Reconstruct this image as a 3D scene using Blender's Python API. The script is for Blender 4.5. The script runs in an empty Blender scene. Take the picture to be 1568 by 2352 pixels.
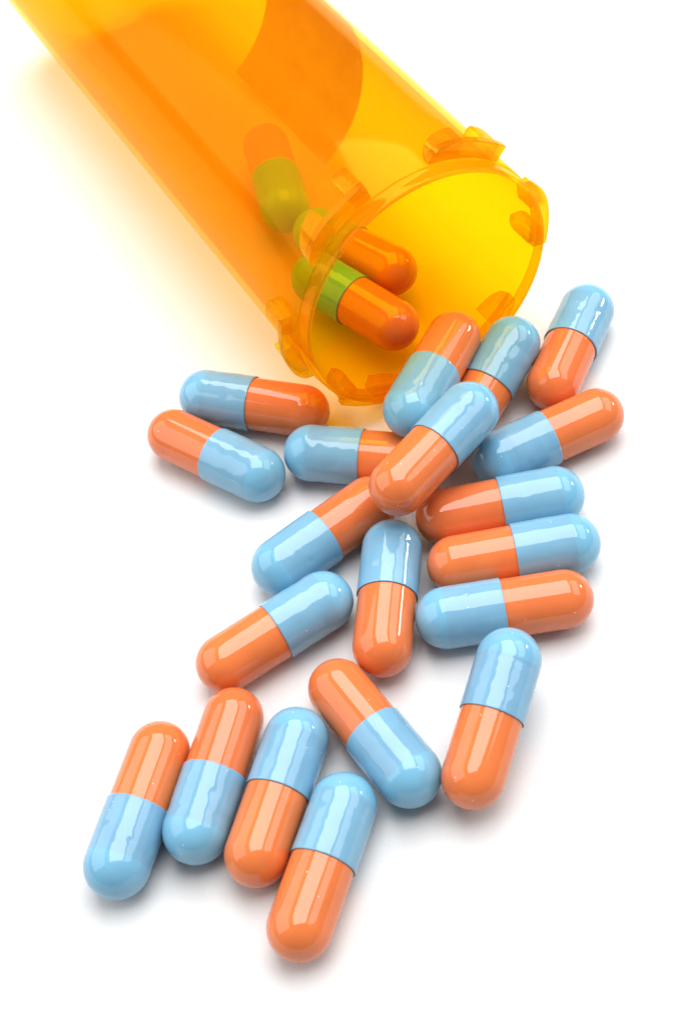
import bpy, math, random
from mathutils import Vector, Matrix, noise

MM = 0.001
scene = bpy.context.scene
col = scene.collection

# ---------------------------------------------------------------- camera
PITCH, ROLL, HEIGHT, F_PX = 0.95337, -0.220994, 152.394, 3199.85   # focal length in units of a 2352 px tall frame
fw = Vector((0, math.cos(PITCH), -math.sin(PITCH)))
u0 = Vector((0, math.sin(PITCH), math.cos(PITCH)))
r0 = Vector((1, 0, 0))
right = r0 * math.cos(ROLL) + u0 * math.sin(ROLL)
up = u0 * math.cos(ROLL) - r0 * math.sin(ROLL)
cam_data = bpy.data.cameras.new('camera')
cam = bpy.data.objects.new('camera', cam_data)
col.objects.link(cam)
cam.matrix_world = Matrix(((right.x, up.x, -fw.x, 0), (right.y, up.y, -fw.y, 0), (right.z, up.z, -fw.z, HEIGHT * MM), (0, 0, 0, 1)))
cam_data.sensor_fit = 'VERTICAL'
cam_data.sensor_height = 36.0
cam_data.sensor_width = 24.0
cam_data.lens = F_PX / 2352 * 36.0
cam_data.clip_start = 0.005
cam_data.clip_end = 20.0
cam_data.dof.use_dof = True
cam_data.dof.focus_distance = (Vector((5, 100, 6)) - Vector((0, 0, HEIGHT))).dot(fw) * MM
cam_data.dof.aperture_fstop = 48.0
scene.camera = cam

# ---------------------------------------------------------------- world: the even white of the room
world = bpy.data.worlds.new('World')
scene.world = world
world.use_nodes = True
wbg = world.node_tree.nodes['Background']
wbg.inputs['Color'].default_value = (1.0, 0.99, 0.98, 1)
wbg.inputs['Strength'].default_value = 0.13

# ---------------------------------------------------------------- lamps: studio soft boxes
CENTRE = Vector((0.003, 0.105, 0.0))
def soft_box(name, loc, sx, sy, radiance, aim=None, colour=(1, 1, 1)):
    l = bpy.data.lights.new(name, 'AREA')
    l.shape = 'RECTANGLE'
    l.size, l.size_y = sx, sy
    l.energy = radiance * math.pi * sx * sy
    l.color = colour
    o = bpy.data.objects.new(name, l)
    col.objects.link(o)
    o.location = CENTRE + Vector(loc)
    d = (CENTRE + Vector(aim or (0, 0, 0)) - o.location).normalized()
    z = -d
    y = Vector((0, 1, 0)) - z * z.y
    y.normalize()
    x = y.cross(z)
    m = Matrix((x, y, z)).transposed().to_4x4()
    m.translation = o.location
    o.matrix_world = m
    return o
soft_box('overhead_soft_box', (0.07, 0.19, 0.50), 0.39, 0.58, 6.5, aim=(0.07, 0.19, 0.0))
soft_box('side_soft_box', (0.46, 0.10, 0.43), 0.28, 0.60, 3.2)
soft_box('far_side_soft_box', (-0.50, 0.14, 0.38), 0.58, 0.70, 2.2)
soft_box('small_lamp', (0.56, 0.15, 0.19), 0.06, 0.09, 22.0)

scene.view_settings.view_transform = 'Standard'
scene.view_settings.look = 'None'
scene.view_settings.exposure = 0.0
scene.view_settings.gamma = 1.0
scene.view_settings.use_curve_mapping = False
cy = scene.cycles
cy.use_denoising = True
cy.max_bounces = 12
cy.diffuse_bounces = 4
cy.glossy_bounces = 4
cy.transmission_bounces = 8
cy.transparent_max_bounces = 32
cy.volume_bounces = 0
cy.sample_clamp_indirect = 8.0

# ---------------------------------------------------------------- materials
def new_mat(name):
    m = bpy.data.materials.new(name)
    m.use_nodes = True
    nt = m.node_tree
    nt.nodes.clear()
    out = nt.nodes.new('ShaderNodeOutputMaterial')
    return m, nt, out
def nd(nt, kind, **kw):
    n = nt.nodes.new(kind)
    for k, v in kw.items():
        setattr(n, k, v)
    return n

def mat_table():
    m, nt, out = new_mat('white_paper')
    p = nd(nt, 'ShaderNodeBsdfPrincipled')
    p.inputs['Base Color'].default_value = (0.73, 0.73, 0.728, 1)
    p.inputs['Roughness'].default_value = 0.75
    p.inputs['Specular IOR Level'].default_value = 0.25
    tc = nd(nt, 'ShaderNodeTexCoord')
    n = nd(nt, 'ShaderNodeTexNoise')
    n.inputs['Scale'].default_value = 1800.0
    n.inputs['Detail'].default_value = 5.0
    b = nd(nt, 'ShaderNodeBump')
    b.inputs['Strength'].default_value = 0.25
    b.inputs['Distance'].default_value = 0.0001
    nt.links.new(tc.outputs['Object'], n.inputs['Vector'])
    nt.links.new(n.outputs['Fac'], b.inputs['Height'])
    nt.links.new(b.outputs['Normal'], p.inputs['Normal'])
    nt.links.new(p.outputs[0], out.inputs['Surface'])
    return m

def mat_gelatin(name, base, alt=None, split=None):
    """Glossy gelatin; alt colours the dome where no inner shell backs it."""
    m, nt, out = new_mat(name)
    p = nd(nt, 'ShaderNodeBsdfPrincipled')
    p.inputs['Roughness'].default_value = 0.035
    p.inputs['IOR'].default_value = 1.50
    tc = nd(nt, 'ShaderNodeTexCoord')
    info = nd(nt, 'ShaderNodeObjectInfo')
    add = nd(nt, 'ShaderNodeVectorMath', operation='ADD')
    sc = nd(nt, 'ShaderNodeVectorMath', operation='SCALE')
    cmb = nd(nt, 'ShaderNodeCombineXYZ')
    for i in range(3):
        nt.links.new(info.outputs['Random'], cmb.inputs[i])
    nt.links.new(cmb.outputs[0], sc.inputs[0])
    sc.inputs['Scale'].default_value = 3.0
    nt.links.new(tc.outputs['Object'], add.inputs[0])
    nt.links.new(sc.outputs[0], add.inputs[1])
    # fine unevenness of tint
    n = nd(nt, 'ShaderNodeTexNoise')
    n.inputs['Scale'].default_value = 260.0
    n.inputs['Detail'].default_value = 3.0
    nt.links.new(add.outputs[0], n.inputs['Vector'])
    hsv = nd(nt, 'ShaderNodeHueSaturation')
    mr = nd(nt, 'ShaderNodeMapRange')
    mr.inputs['From Min'].default_value = 0.3
    mr.inputs['From Max'].default_value = 0.7
    mr.inputs['To Min'].default_value = 0.94
    mr.inputs['To Max'].default_value = 1.06
    nt.links.new(n.outputs['Fac'], mr.inputs['Value'])
    nt.links.new(mr.outputs[0], hsv.inputs['Value'])
    hr = nd(nt, 'ShaderNodeMapRange')
    hr.inputs['To Min'].default_value = 0.4972
    hr.inputs['To Max'].default_value = 0.5028
    nt.links.new(info.outputs['Random'], hr.inputs['Value'])
    nt.links.new(hr.outputs[0], hsv.inputs['Hue'])
    if alt:
        sep = nd(nt, 'ShaderNodeSeparateXYZ')
        nt.links.new(tc.outputs['Object'], sep.inputs[0])
        r = nd(nt, 'ShaderNodeMapRange')
        r.inputs['From Min'].default_value = split[0] * MM
        r.inputs['From Max'].default_value = split[1] * MM
        sh = nd(nt, 'ShaderNodeMath', operation='MULTIPLY_ADD')   # each cap seats differently on its body
        sh.inputs[1].default_value = 1.2 * MM
        nt.links.new(info.outputs['Random'], sh.inputs[0])
        nt.links.new(sep.outputs['Z'], sh.inputs[2])
        nt.links.new(sh.outputs[0], r.inputs['Value'])
        mix = nd(nt, 'ShaderNodeMix', data_type='RGBA')
        mix.inputs['A'].default_value = (*base, 1)
        mix.inputs['B'].default_value = (*alt, 1)
        nt.links.new(r.outputs[0], mix.inputs['Factor'])
        nt.links.new(mix.outputs['Result'], hsv.inputs['Color'])
    else:
        hsv.inputs['Color'].default_value = (*base, 1)
    # dust
    vo = nd(nt, 'ShaderNodeTexVoronoi')
    vo.inputs['Scale'].default_value = 520.0
    nt.links.new(add.outputs[0], vo.inputs['Vector'])
    lt = nd(nt, 'ShaderNodeMath', operation='LESS_THAN')
    lt.inputs[1].default_value = 0.035
    nt.links.new(vo.outputs['Distance'], lt.inputs[0])
    dust = nd(nt, 'ShaderNodeMix', data_type='RGBA')
    dust.inputs['B'].default_value = (0.85, 0.83, 0.8, 1)
    nt.links.new(lt.outputs[0], dust.inputs['Factor'])
    nt.links.new(hsv.outputs['Color'], dust.inputs['A'])
    nt.links.new(dust.outputs['Result'], p.inputs['Base Color'])
    # tiny pits
    v = nd(nt, 'ShaderNodeTexNoise')
    v.inputs['Scale'].default_value = 1500.0
    v.inputs['Detail'].default_value = 2.0
    nt.links.new(add.outputs[0], v.inputs['Vector'])
    b = nd(nt, 'ShaderNodeBump')
    b.inputs['Strength'].default_value = 0.05
    b.inputs['Distance'].default_value = 0.00004
    nt.links.new(v.outputs['Fac'], b.inputs['Height'])
    nt.links.new(b.outputs['Normal'], p.inputs['Normal'])
    nt.links.new(p.outputs[0], out.inputs['Surface'])
    return m

def mat_amber(name, tint, bend_share, haze_lo, haze_hi, rough=0.03):
    """Amber moulded plastic: every face the light crosses takes its share of the tint."""
    m, nt, out = new_mat(name)
    clear = nd(nt, 'ShaderNodeBsdfTransparent')
    clear.inputs['Color'].default_value = (*tint, 1)
    bend = nd(nt, 'ShaderNodeBsdfGlass')
    bend.inputs['Color'].default_value = (*tint, 1)
    bend.inputs['IOR'].default_value = 1.45
    bend.inputs['Roughness'].default_value = rough
    tr = nd(nt, 'ShaderNodeMixShader')
    tr.inputs[0].default_value = bend_share
    nt.links.new(clear.outputs[0], tr.inputs[1])
    nt.links.new(bend.outputs[0], tr.inputs[2])
    gl = nd(nt, 'ShaderNodeBsdfGlossy')
    gl.inputs['Roughness'].default_value = 0.12
    tl = nd(nt, 'ShaderNodeBsdfTranslucent')
    tl.inputs['Color'].default_value = (1.0, 0.58, 0.02, 1)
    df = nd(nt, 'ShaderNodeBsdfDiffuse')
    df.inputs['Color'].default_value = (1.0, 0.47, 0.02, 1)
    haze = nd(nt, 'ShaderNodeMixShader')
    haze.inputs[0].default_value = 0.5
    nt.links.new(tl.outputs[0], haze.inputs[1])
    nt.links.new(df.outputs[0], haze.inputs[2])
    # scuffs and moulding haze in patches
    tc = nd(nt, 'ShaderNodeTexCoord')
    n = nd(nt, 'ShaderNodeTexNoise')
    n.inputs['Scale'].default_value = 110.0
    n.inputs['Detail'].default_value = 9.0
    n.inputs['Roughness'].default_value = 0.7
    nt.links.new(tc.outputs['Object'], n.inputs['Vector'])
    mr = nd(nt, 'ShaderNodeMapRange')
    mr.inputs['From Min'].default_value = 0.35
    mr.inputs['From Max'].default_value = 0.75
    mr.inputs['To Min'].default_value = haze_lo
    mr.inputs['To Max'].default_value = haze_hi
    nt.links.new(n.outputs['Fac'], mr.inputs['Value'])
    # specks of dust
    vo = nd(nt, 'ShaderNodeTexVoronoi')
    vo.inputs['Scale'].default_value = 420.0
    nt.links.new(tc.outputs['Object'], vo.inputs['Vector'])
    lt = nd(nt, 'ShaderNodeMath', operation='LESS_THAN')
    lt.inputs[1].default_value = 0.045
    nt.links.new(vo.outputs['Distance'], lt.inputs[0])
    mad = nd(nt, 'ShaderNodeMath', operation='MULTIPLY_ADD')
    mad.inputs[1].default_value = 0.35
    nt.links.new(lt.outputs[0], mad.inputs[0])
    nt.links.new(mr.outputs[0], mad.inputs[2])
    body = nd(nt, 'ShaderNodeMixShader')
    nt.links.new(mad.outputs[0], body.inputs[0])
    nt.links.new(tr.outputs[0], body.inputs[1])
    nt.links.new(haze.outputs[0], body.inputs[2])
    fr = nd(nt, 'ShaderNodeFresnel')
    fr.inputs['IOR'].default_value = 1.42
    gcol = nd(nt, 'ShaderNodeMix', data_type='RGBA')   # head-on the inner face shines back through the tint, edge-on the outer face does
    gcol.inputs['A'].default_value = (1.0, 0.52, 0.03, 1)
    gcol.inputs['B'].default_value = (1.0, 0.90, 0.75, 1)
    nt.links.new(fr.outputs[0], gcol.inputs['Factor'])
    nt.links.new(gcol.outputs['Result'], gl.inputs['Color'])
    geo = nd(nt, 'ShaderNodeNewGeometry')
    inv = nd(nt, 'ShaderNodeMath', operation='SUBTRACT')
    inv.inputs[0].default_value = 1.0
    nt.links.new(geo.outputs['Backfacing'], inv.inputs[1])
    mul = nd(nt, 'ShaderNodeMath', operation='MULTIPLY')
    nt.links.new(fr.outputs[0], mul.inputs[0])
    nt.links.new(inv.outputs[0], mul.inputs[1])
    mix = nd(nt, 'ShaderNodeMixShader')
    nt.links.new(mul.outputs[0], mix.inputs[0])
    nt.links.new(body.outputs[0], mix.inputs[1])
    nt.links.new(gl.outputs[0], mix.inputs[2])
    nt.links.new(mix.outputs[0], out.inputs['Surface'])
    return m

def mat_label():
    m, nt, out = new_mat('label_paper')
    p = nd(nt, 'ShaderNodeBsdfPrincipled')
    p.inputs['Roughness'].default_value = 0.8
    tc = nd(nt, 'ShaderNodeTexCoord')
    n = nd(nt, 'ShaderNodeTexNoise')
    n.inputs['Scale'].default_value = 170.0
    n.inputs['Detail'].default_value = 7.0
    n.inputs['Roughness'].default_value = 0.7
    nt.links.new(tc.outputs['Object'], n.inputs['Vector'])
    cr = nd(nt, 'ShaderNodeValToRGB')
    cr.color_ramp.elements[0].position = 0.35
    cr.color_ramp.elements[0].color = (0.80, 0.79, 0.77, 1)
    cr.color_ramp.elements[1].position = 0.7
    cr.color_ramp.elements[1].color = (0.90, 0.89, 0.87, 1)
    nt.links.new(n.outputs['Fac'], cr.inputs[0])
    nt.links.new(cr.outputs[0], p.inputs['Base Color'])
    tl = nd(nt, 'ShaderNodeBsdfTranslucent')
    nt.links.new(cr.outputs[0], tl.inputs['Color'])
    mx = nd(nt, 'ShaderNodeMixShader')
    mx.inputs[0].default_value = 0.4
    nt.links.new(p.outputs[0], mx.inputs[1])
    nt.links.new(tl.outputs[0], mx.inputs[2])
    nt.links.new(mx.outputs[0], out.inputs['Surface'])
    return m

M_TABLE = mat_table()
M_BLUE = mat_gelatin('blue_gelatin', (0.185, 0.385, 0.545), (0.18, 0.43, 0.61), (0.6, 0.9))
M_ORANGE = mat_gelatin('orange_gelatin', (0.71, 0.178, 0.052))
M_AMBER = mat_amber('amber_plastic', (0.999, 0.836, 0.05), 0.0, 0.10, 0.15)
M_RIM = mat_amber('amber_rim_plastic', (0.998, 0.77, 0.03), 0.34, 0.12, 0.20, 0.02)
M_LUG = mat_amber('amber_lug_plastic', (0.998, 0.87, 0.08), 0.42, 0.10, 0.18, 0.02)
M_LABEL = mat_label()

# ---------------------------------------------------------------- mesh helpers
def make_mesh(name, verts, faces, mat, smooth=True):
    me = bpy.data.meshes.new(name)
    me.from_pydata([tuple(Vector(v) * MM) for v in verts], [], faces)
    me.update()
    me.materials.append(mat)
    if smooth:
        me.polygons.foreach_set('use_smooth', [True] * len(me.polygons))
    return me
def fix_normals(me):
    import bmesh
    bm = bmesh.new()
    bm.from_mesh(me)
    bmesh.ops.recalc_face_normals(bm, faces=bm.faces)
    bm.to_mesh(me)
    bm.free()
def sharp(me, deg):
    me.set_sharp_from_angle(angle=math.radians(deg))
def add(name, me, parent=None):
    o = bpy.data.objects.new(name, me)
    col.objects.link(o)
    if parent:
        o.parent = parent
    return o
def lathe(name, prof, n, mat, deform=None, close=False):
    """Revolve (r, z) pairs about z; r == 0 makes a pole."""
    verts, rings = [], []
    for (r, z) in prof:
        if r < 1e-6:
            rings.append([len(verts)])
            verts.append((0, 0, z))
        else:
            rings.append(list(range(len(verts), len(verts) + n)))
            for i in range(n):
                a = 2 * math.pi * i / n
                rr = r + (deform(a, z, r) if deform else 0)
                verts.append((rr * math.cos(a), rr * math.sin(a), z))
    faces = []
    idx = list(range(len(rings) - 1)) + ([len(rings) - 1] if close else [])
    for k in idx:
        A, B = rings[k], rings[(k + 1) % len(rings)]
        for i in range(n):
            j = (i + 1) % n
            if len(A) == 1 and len(B) > 1:
                faces.append((A[0], B[j], B[i]))
            elif len(B) == 1 and len(A) > 1:
                faces.append((A[i], A[j], B[0]))
            elif len(A) > 1:
                faces.append((A[i], A[j], B[j], B[i]))
    me = make_mesh(name, verts, faces, mat)
    fix_normals(me)
    return me

# ---------------------------------------------------------------- the setting: a white sheet
S = 700.0
tv = [(-S, -S + 105, 0), (S, -S + 105, 0), (S, S + 105, 0), (-S, S + 105, 0), (-S, -S + 105, -2), (S, -S + 105, -2), (S, S + 105, -2), (-S, S + 105, -2)]
tf = [(0, 1, 2, 3), (7, 6, 5, 4), (0, 4, 5, 1), (1, 5, 6, 2), (2, 6, 7, 3), (3, 7, 4, 0)]
table = add('tabletop', make_mesh('tabletop', tv, tf, M_TABLE, False))
table['kind'] = 'structure'

# ---------------------------------------------------------------- the vial
MOUTH = Vector((17.309, 125.023, 19.888))
YAW, TILT = -1.214498, 0.013884
R_LIP, R_OUT, R_IN, LENGTH = 18.14, 18.40, 17.5, 110.0
axis = Vector((math.cos(YAW) * math.cos(TILT), math.sin(YAW) * math.cos(TILT), math.sin(TILT)))
side = Vector((-math.sin(YAW), math.cos(YAW), 0))
vert = axis.cross(side)
if vert.z < 0:
    vert = -vert
vial = bpy.data.objects.new('pill_bottle', None)
col.objects.link(vial)
vial.empty_display_size = 0.01
vial['label'] = 'clear amber plastic pill bottle without its lid, lying open on its side'
vial['category'] = 'pill bottle'
# local frame: x = side, y = vert, z = axis (mouth at z = 0, base at z = -LENGTH)
vm = Matrix((side, vert, axis)).transposed().to_4x4()
vm.translation = MOUTH * MM
vial.matrix_world = vm

def wall_profile():
    p = []
    # outer: from the base centre out and up to the lip
    p += [(0.0, -LENGTH + 1.2), (6, -LENGTH + 1.2), (12, -LENGTH + 1.1), (14.6, -LENGTH + 0.9), (15.2, -LENGTH + 0.25), (16.0, -LENGTH)]
    for k in range(1, 7):
        t = k / 6 * math.pi / 2
        p.append((16.0 + 2.4 * math.sin(t), -LENGTH + 2.4 * (1 - math.cos(t))))
    for k in range(1, 10):
        p.append((R_OUT, -LENGTH + 2.4 + (LENGTH - 2.4 - 3.0) * k / 10))
    p += [(R_OUT, -2.15), (R_OUT - 0.05, -2.05), (R_LIP + 0.04, -2.0), (R_LIP, -1.9), (R_LIP, -1.0), (R_LIP, -0.35)]
    p += [(R_LIP - 0.02, -0.12), (R_LIP - 0.08, -0.03), (R_LIP - 0.18, 0.0), (R_IN + 0.20, 0.0), (R_IN + 0.08, -0.03), (R_IN + 0.02, -0.10), (R_IN, -0.30)]
    # inner: down to the floor
    for k in range(1, 10):
        p.append((R_IN, -0.30 + (-LENGTH + 5.0 + 0.30) * k / 10))
    for k in range(0, 6):
        t = k / 5 * math.pi / 2
        p.append((R_IN - 2.0 * (1 - math.cos(t)), -LENGTH + 4.6 - 2.0 * math.sin(t)))
    p += [(10.0, -LENGTH + 2.6), (0.0, -LENGTH + 2.6)]
    return p
wall = add('bottle_wall', lathe('bottle_wall', wall_profile(), 160, M_AMBER), vial)
sharp(wall.data, 40)
wall.data.materials.append(M_RIM)
for poly in wall.data.polygons:
    if poly.center.z > -2.3 * MM:
        poly.material_index = 1

# lugs round the mouth: a raised flange, a long rib behind one end, a rounded fin behind the other
def arc_block(a0, a1, z_fun, r_fun, n, base=R_OUT - 0.12):
    """Curved block on the wall between two angles; z_fun(t)->(front, back), r_fun(t)->height."""
    v, f = [], []
    for i in range(n + 1):
        t = i / n
        a = math.radians(a0 + (a1 - a0) * t)
        zf, zb = z_fun(t)
        h = r_fun(t)
        c, s = math.cos(a), math.sin(a)
        ro = base + h
        bev = min(0.12, h * 0.3)
        for (r, z) in ((base, zf), (ro - bev, zf), (ro, zf - bev), (ro, zb + bev), (ro - bev, zb), (base, zb)):
            v.append((r * c, r * s, z))
    for i in range(n):
        for k in range(6):
            j = (k + 1) % 6
            f.append((i * 6 + k, i * 6 + j, (i + 1) * 6 + j, (i + 1) * 6 + k))
    f.append(tuple(range(5, -1, -1)))
    f.append(tuple(n * 6 + k for k in range(6)))
    return v, f
def lug_meshes(k0):
    # everything centred on angle 0 so six copies share it
    a0, a1 = -17.0, 17.0
    v, f = arc_block(a0, a1, lambda t: (-2.25, -3.45), lambda t: 2.25 if t < 0.5 else 0.35 + 1.9 * math.sqrt(max(0.0, 1 - ((t - 0.5) / 0.5) ** 2)), 28)
    fl = make_mesh('flange', v, f, M_LUG)
    # long rib behind the low-angle end, rounded at its far end
    nr = 10
    v, f = [], []
    for i in range(nr + 1):
        t = i / nr
        z = -3.40 - 4.6 * t
        rnd = math.sqrt(max(0.0, 1 - max(0.0, (t - 0.72) / 0.28) ** 2))
        h = 2.05 * (0.35 + 0.65 * rnd)
        w = (1.2 * (0.45 + 0.55 * rnd))
        ac = math.radians(a0 + 3.2)
        for (du, dr) in ((-w, 0), (-w, h * 0.80), (-w * 0.82, h * 0.96), (0, h), (w * 0.82, h * 0.96), (w, h * 0.80), (w, 0)):
            r = R_OUT - 0.12 + dr
            a = ac + du / r
            v.append((r * math.cos(a), r * math.sin(a), z))
    m7 = 7
    for i in range(nr):
        for k in range(m7):
            j = (k + 1) % m7
            f.append((i * m7 + k, i * m7 + j, (i + 1) * m7 + j, (i + 1) * m7 + k))
    f.append(tuple(range(m7 - 1, -1, -1)))
    f.append(tuple(nr * m7 + k for k in range(m7)))
    rib = make_mesh('rib', v, f, M_LUG)
    # rounded fin behind the high-angle end
    v, f = arc_block(a1 - 15.5, a1 - 0.3, lambda t: (-3.40, -3.46 - 2.7 * math.sqrt(max(0.0, 1 - t ** 2))), lambda t: 0.25 + 1.75 * math.sqrt(max(0.0, 1 - t ** 2)), 18)
    fin = make_mesh('fin', v, f, M_LUG)
    for me in (fl, rib, fin):
        fix_normals(me)
        sharp(me, 18)
    return fl, rib, fin
FL, RIB, FIN = lug_meshes(0)
for k in range(6):
    ang = math.radians(3.0 + 60.0 * k)
    lug = add('lug', FL, vial)
    lug.matrix_local = Matrix.Rotation(ang, 4, 'Z')
    add('rib', RIB, lug)
    add('fin', FIN, lug)

# paper label stuck on the far side
def label_mesh():
    v, f = [], []
    n, mz = 60, 14
    a0, a1 = math.radians(-60), math.radians(20)
    for layer, r in enumerate((R_OUT + 0.015, R_OUT + 0.13)):
        for j in range(mz + 1):
            for i in range(n + 1):
                a = a0 + (a1 - a0) * i / n
                z = -78.0 + 30.5 * j / mz
                v.append((r * math.cos(a), r * math.sin(a), z))
    q = (n + 1) * (mz + 1)
    at = lambda l, j, i: l * q + j * (n + 1) + i
    for j in range(mz):
        for i in range(n):
            f.append((at(1, j, i), at(1, j, i + 1), at(1, j + 1, i + 1), at(1, j + 1, i)))
            f.append((at(0, j, i), at(0, j + 1, i), at(0, j + 1, i + 1), at(0, j, i + 1)))
    for i in range(n):
        f.append((at(0, 0, i), at(0, 0, i + 1), at(1, 0, i + 1), at(1, 0, i)))
        f.append((at(0, mz, i), at(1, mz, i), at(1, mz, i + 1), at(0, mz, i + 1)))
    for j in range(mz):
        f.append((at(0, j, 0), at(1, j, 0), at(1, j + 1, 0), at(0, j + 1, 0)))
        f.append((at(0, j, n), at(0, j + 1, n), at(1, j + 1, n), at(1, j, n)))
    me = make_mesh('label', v, f, M_LABEL)
    fix_normals(me)
    sharp(me, 40)
    return me
lab = add('paper_label', label_mesh(), vial)
lab['label'] = 'pale paper label seen through the amber wall'

# ---------------------------------------------------------------- capsules
R_CAP, R_BODY = 3.86, 3.67
def cap_mesh(seed):
    """Cap: dome centred on the origin, open rim at z = -7.1; its skin is slightly rippled."""
    rnd = random.Random(seed)
    off = Vector((rnd.uniform(-50, 50), rnd.uniform(-50, 50), rnd.uniform(-50, 50)))
    ring = rnd.uniform(-1.6, -0.9)
    depth = rnd.uniform(0.01, 0.05)
    amp = rnd.uniform(0.022, 0.040)
    dents = [(rnd.uniform(0, 6.28), rnd.uniform(-5.2, 0.8), rnd.uniform(0.02, 0.05), rnd.uniform(0.35, 0.7)) for _ in range(9)]
    def deform(a, z, r):
        if r < 2.2 or z < -7.09 and r < R_CAP - 0.05:
            return 0.0
        win = max(0.0, min(1.0, (z + 6.7) / 2.0)) * max(0.0, min(1.0, (2.6 - z) / 2.2))
        P = Vector((r * math.cos(a) * 0.36, r * math.sin(a) * 0.36, z * 0.62)) + off
        Q = Vector((r * math.cos(a) * 0.85, r * math.sin(a) * 0.85, z * 0.8)) + off
        d = amp * win * (noise.noise(P) + 0.45 * noise.noise(Q))
        for (da, dz, dd, dw) in dents:
            u = ((a - da + math.pi) % (2 * math.pi) - math.pi) * R_CAP
            if abs(u) < 2.5 and abs(z - dz) < 2.5:
                d -= dd * math.exp(-(u * u + (z - dz) ** 2) / (dw * dw))
        d -= depth * math.exp(-((z - ring) / 0.42) ** 2) * (0.6 + 0.4 * math.sin(a * 2 + seed))
        return d
    prof = []
    for k in range(0, 22):
        t = k / 21 * math.pi / 2
        prof.append((R_CAP * math.sin(t), R_CAP * math.cos(t)))
    for k in range(1, 40):
        z = -6.95 * k / 39
        prof.append((R_CAP + 0.012 * math.sin(min(1, -z / 5) * math.pi / 2), z))
    prof += [(R_CAP + 0.005, -7.04), (R_CAP - 0.03, -7.09), (R_CAP - 0.10, -7.10), (R_BODY + 0.03, -7.06), (R_BODY + 0.03, -6.2)]
    me = lathe('cap', prof, 96, M_BLUE, deform)
    return me
def body_mesh(seed):
    """Body: dome centred on the origin, its tube runs up inside the cap."""
    rnd = random.Random(seed + 100)
    off = Vector((rnd.uniform(-50, 50), rnd.uniform(-50, 50), rnd.uniform(-50, 50)))
    def deform(a, z, r):
        if r < 1.5:
            return 0.0
        P = Vector((r * math.cos(a) * 0.3, r * math.sin(a) * 0.3, z * 0.22)) + off
        return 0.010 * noise.noise(P)
    prof = []
    for k in range(0, 22):
        t = k / 21 * math.pi / 2
        prof.append((R_BODY * math.sin(t), -R_BODY * math.cos(t)))
    for k in range(1, 14):
        prof.append((R_BODY, 10.5 * k / 13))
    prof.append((0.0, 10.6))
    return lathe('body', prof, 80, M_ORANGE, deform)
CAPS = [cap_mesh(s) for s in range(8)]
BODIES = [body_mesh(s) for s in range(4)]

SPILL = 'capsules spilled in front of the bottle'
INSIDE = 'capsules still inside the bottle'
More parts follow.
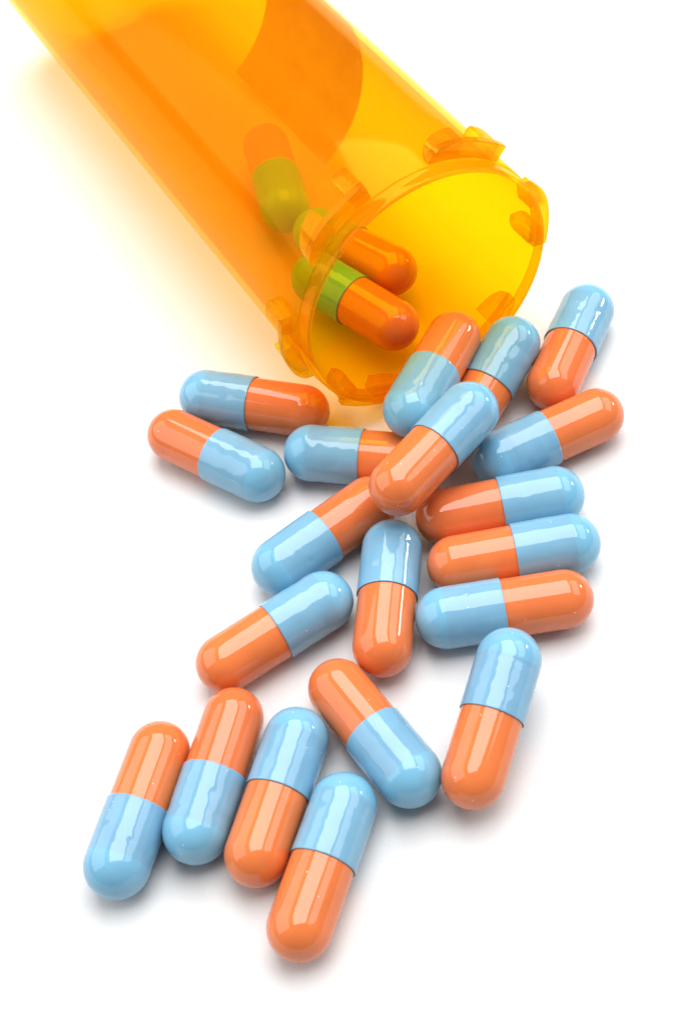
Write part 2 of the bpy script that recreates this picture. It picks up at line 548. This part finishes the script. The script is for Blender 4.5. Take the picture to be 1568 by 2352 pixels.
# name: (centre of the blue end dome, centre of the orange end dome) in millimetres, label
capsules = [
    ((-7.09, 65.35, 3.75), (-14.39, 52.48, 3.75), 'capsule ending the row of four, its orange end farthest of all from the bottle', SPILL),
    ((-11.03, 74.87, 3.75), (-17.84, 61.77, 3.75), 'inner capsule of the row of four with its orange end turned away from the bottle', SPILL),
    ((-24.27, 66.21, 3.75), (-18.01, 79.45, 3.75), 'inner capsule of the row of four with its blue end turned away from the bottle', SPILL),
    ((-33.67, 64.20, 3.75), (-27.33, 77.22, 3.75), 'capsule ending the row of four, blue end away from the bottle, white table beside it', SPILL),
    ((0.97, 67.21, 3.75), (-5.07, 80.20, 3.75), 'capsule lying slantwise between the row of four and the propped-up capsule', SPILL),
    ((15.28, 77.09, 7.19), (7.90, 64.69, 4.83), 'capsule with its blue end propped on the blue half of another, orange end outward', SPILL),
    ((5.26, 98.13, 3.75), (1.18, 84.23, 3.75), 'capsule pointing at the topmost capsule, its sides flanked by two blue ends', SPILL),
    ((9.62, 86.47, 3.75), (24.24, 85.37, 3.75), 'reversed capsule of three side by side, blue end inward and orange end outward', SPILL),
    ((27.13, 92.96, 3.75), (12.48, 93.72, 3.75), 'middle capsule of the three lying side by side', SPILL),
    ((27.26, 100.56, 3.75), (12.63, 101.14, 3.75), 'capsule of the three side by side that lies closest to the bottle', SPILL),
    ((-4.64, 92.68, 3.75), (-18.08, 86.99, 3.75), 'slanted capsule whose orange end touches an orange end in the row of four', SPILL),
    ((-15.05, 130.00, 3.75), (-1.98, 123.56, 3.75), 'capsule of the outlying pair beside the bottle rim, orange end in amber light', SPILL),
    ((-9.89, 114.58, 3.75), (-20.36, 124.47, 3.75), 'capsule of the outlying pair on its side away from the bottle, orange end outermost', SPILL),
    ((21.91, 108.20, 3.75), (36.00, 111.71, 3.75), 'capsule next to the three side by side, its orange end sticking out of the pile', SPILL),
    ((39.91, 130.14, 3.75), (31.81, 118.33, 3.97), 'capsule at the edge of the pile with its blue end beyond the bottle mouth', SPILL),
    ((-9.15, 99.15, 3.75), (3.84, 105.76, 3.75), 'slanted capsule, blue end outward, orange end tucked under the topmost capsule end', SPILL),
    ((18.79, 110.74, 11.97), (7.48, 101.50, 11.90), 'topmost capsule lying across the pile in front of the bottle mouth', SPILL),
    ((-2.24, 116.11, 3.75), (11.36, 110.82, 3.75), 'capsule touching blue ends with the outlying pair, orange half under the topmost capsule', SPILL),
    ((27.88, 124.78, 6.63), (18.38, 114.72, 3.75), 'capsule with its blue end raised against the bottle rim, orange half mostly covered', SPILL),
    ((11.88, 114.6, 10.0), (20.12, 125.93, 9.2), 'capsule lying over the bottle lip with its orange end in the mouth', SPILL),
    ((3.97, 144.5, 7.30), (12.95, 133.0, 6.53), 'capsule inside the bottle just behind the opening, blue half turned green by amber', INSIDE),
    ((5.69, 154.65, 6.2), (14.88, 143.3, 6.6), 'capsule inside the bottle, second from the opening, showing its orange half', INSIDE),
    ((1.80, 161.7, 6.15), (1.09, 176.3, 6.2), 'capsule deepest inside the bottle, hazy behind the amber wall', INSIDE),
]
rnd = random.Random(11)
def aligned(zdir, roll):
    z = Vector(zdir).normalized()
    x = Vector((0, 0, 1)).cross(z)
    x = x.normalized() if x.length > 1e-4 else Vector((1, 0, 0))
    y = z.cross(x)
    return Matrix((x, y, z)).transposed().to_4x4() @ Matrix.Rotation(roll, 4, 'Z')
for i, (b, o, lab_text, grp) in enumerate(capsules):
    b, o = Vector(b), Vector(o)
    d = (b - o).normalized() * 0.08
    b, o = b - d + Vector((0, 0, 0.10)), o + d + Vector((0, 0, 0.10))
    mid = (b + o) / 2
    e = bpy.data.objects.new('capsule', None)
    col.objects.link(e)
    e.empty_display_size = 0.004
    e.location = Vector((mid.x, mid.y, min(b.z, o.z) - R_CAP)) * MM
    e['label'] = lab_text
    e['category'] = 'capsule'
    e['group'] = grp
    for nm, me, at in (('cap', CAPS[i % len(CAPS)], b), ('body', BODIES[i % len(BODIES)], o)):
        c = add(nm, me, e)
        m = aligned(b - o, rnd.uniform(0, 6.28))
        m.translation = (at * MM) - e.location
        c.matrix_local = m
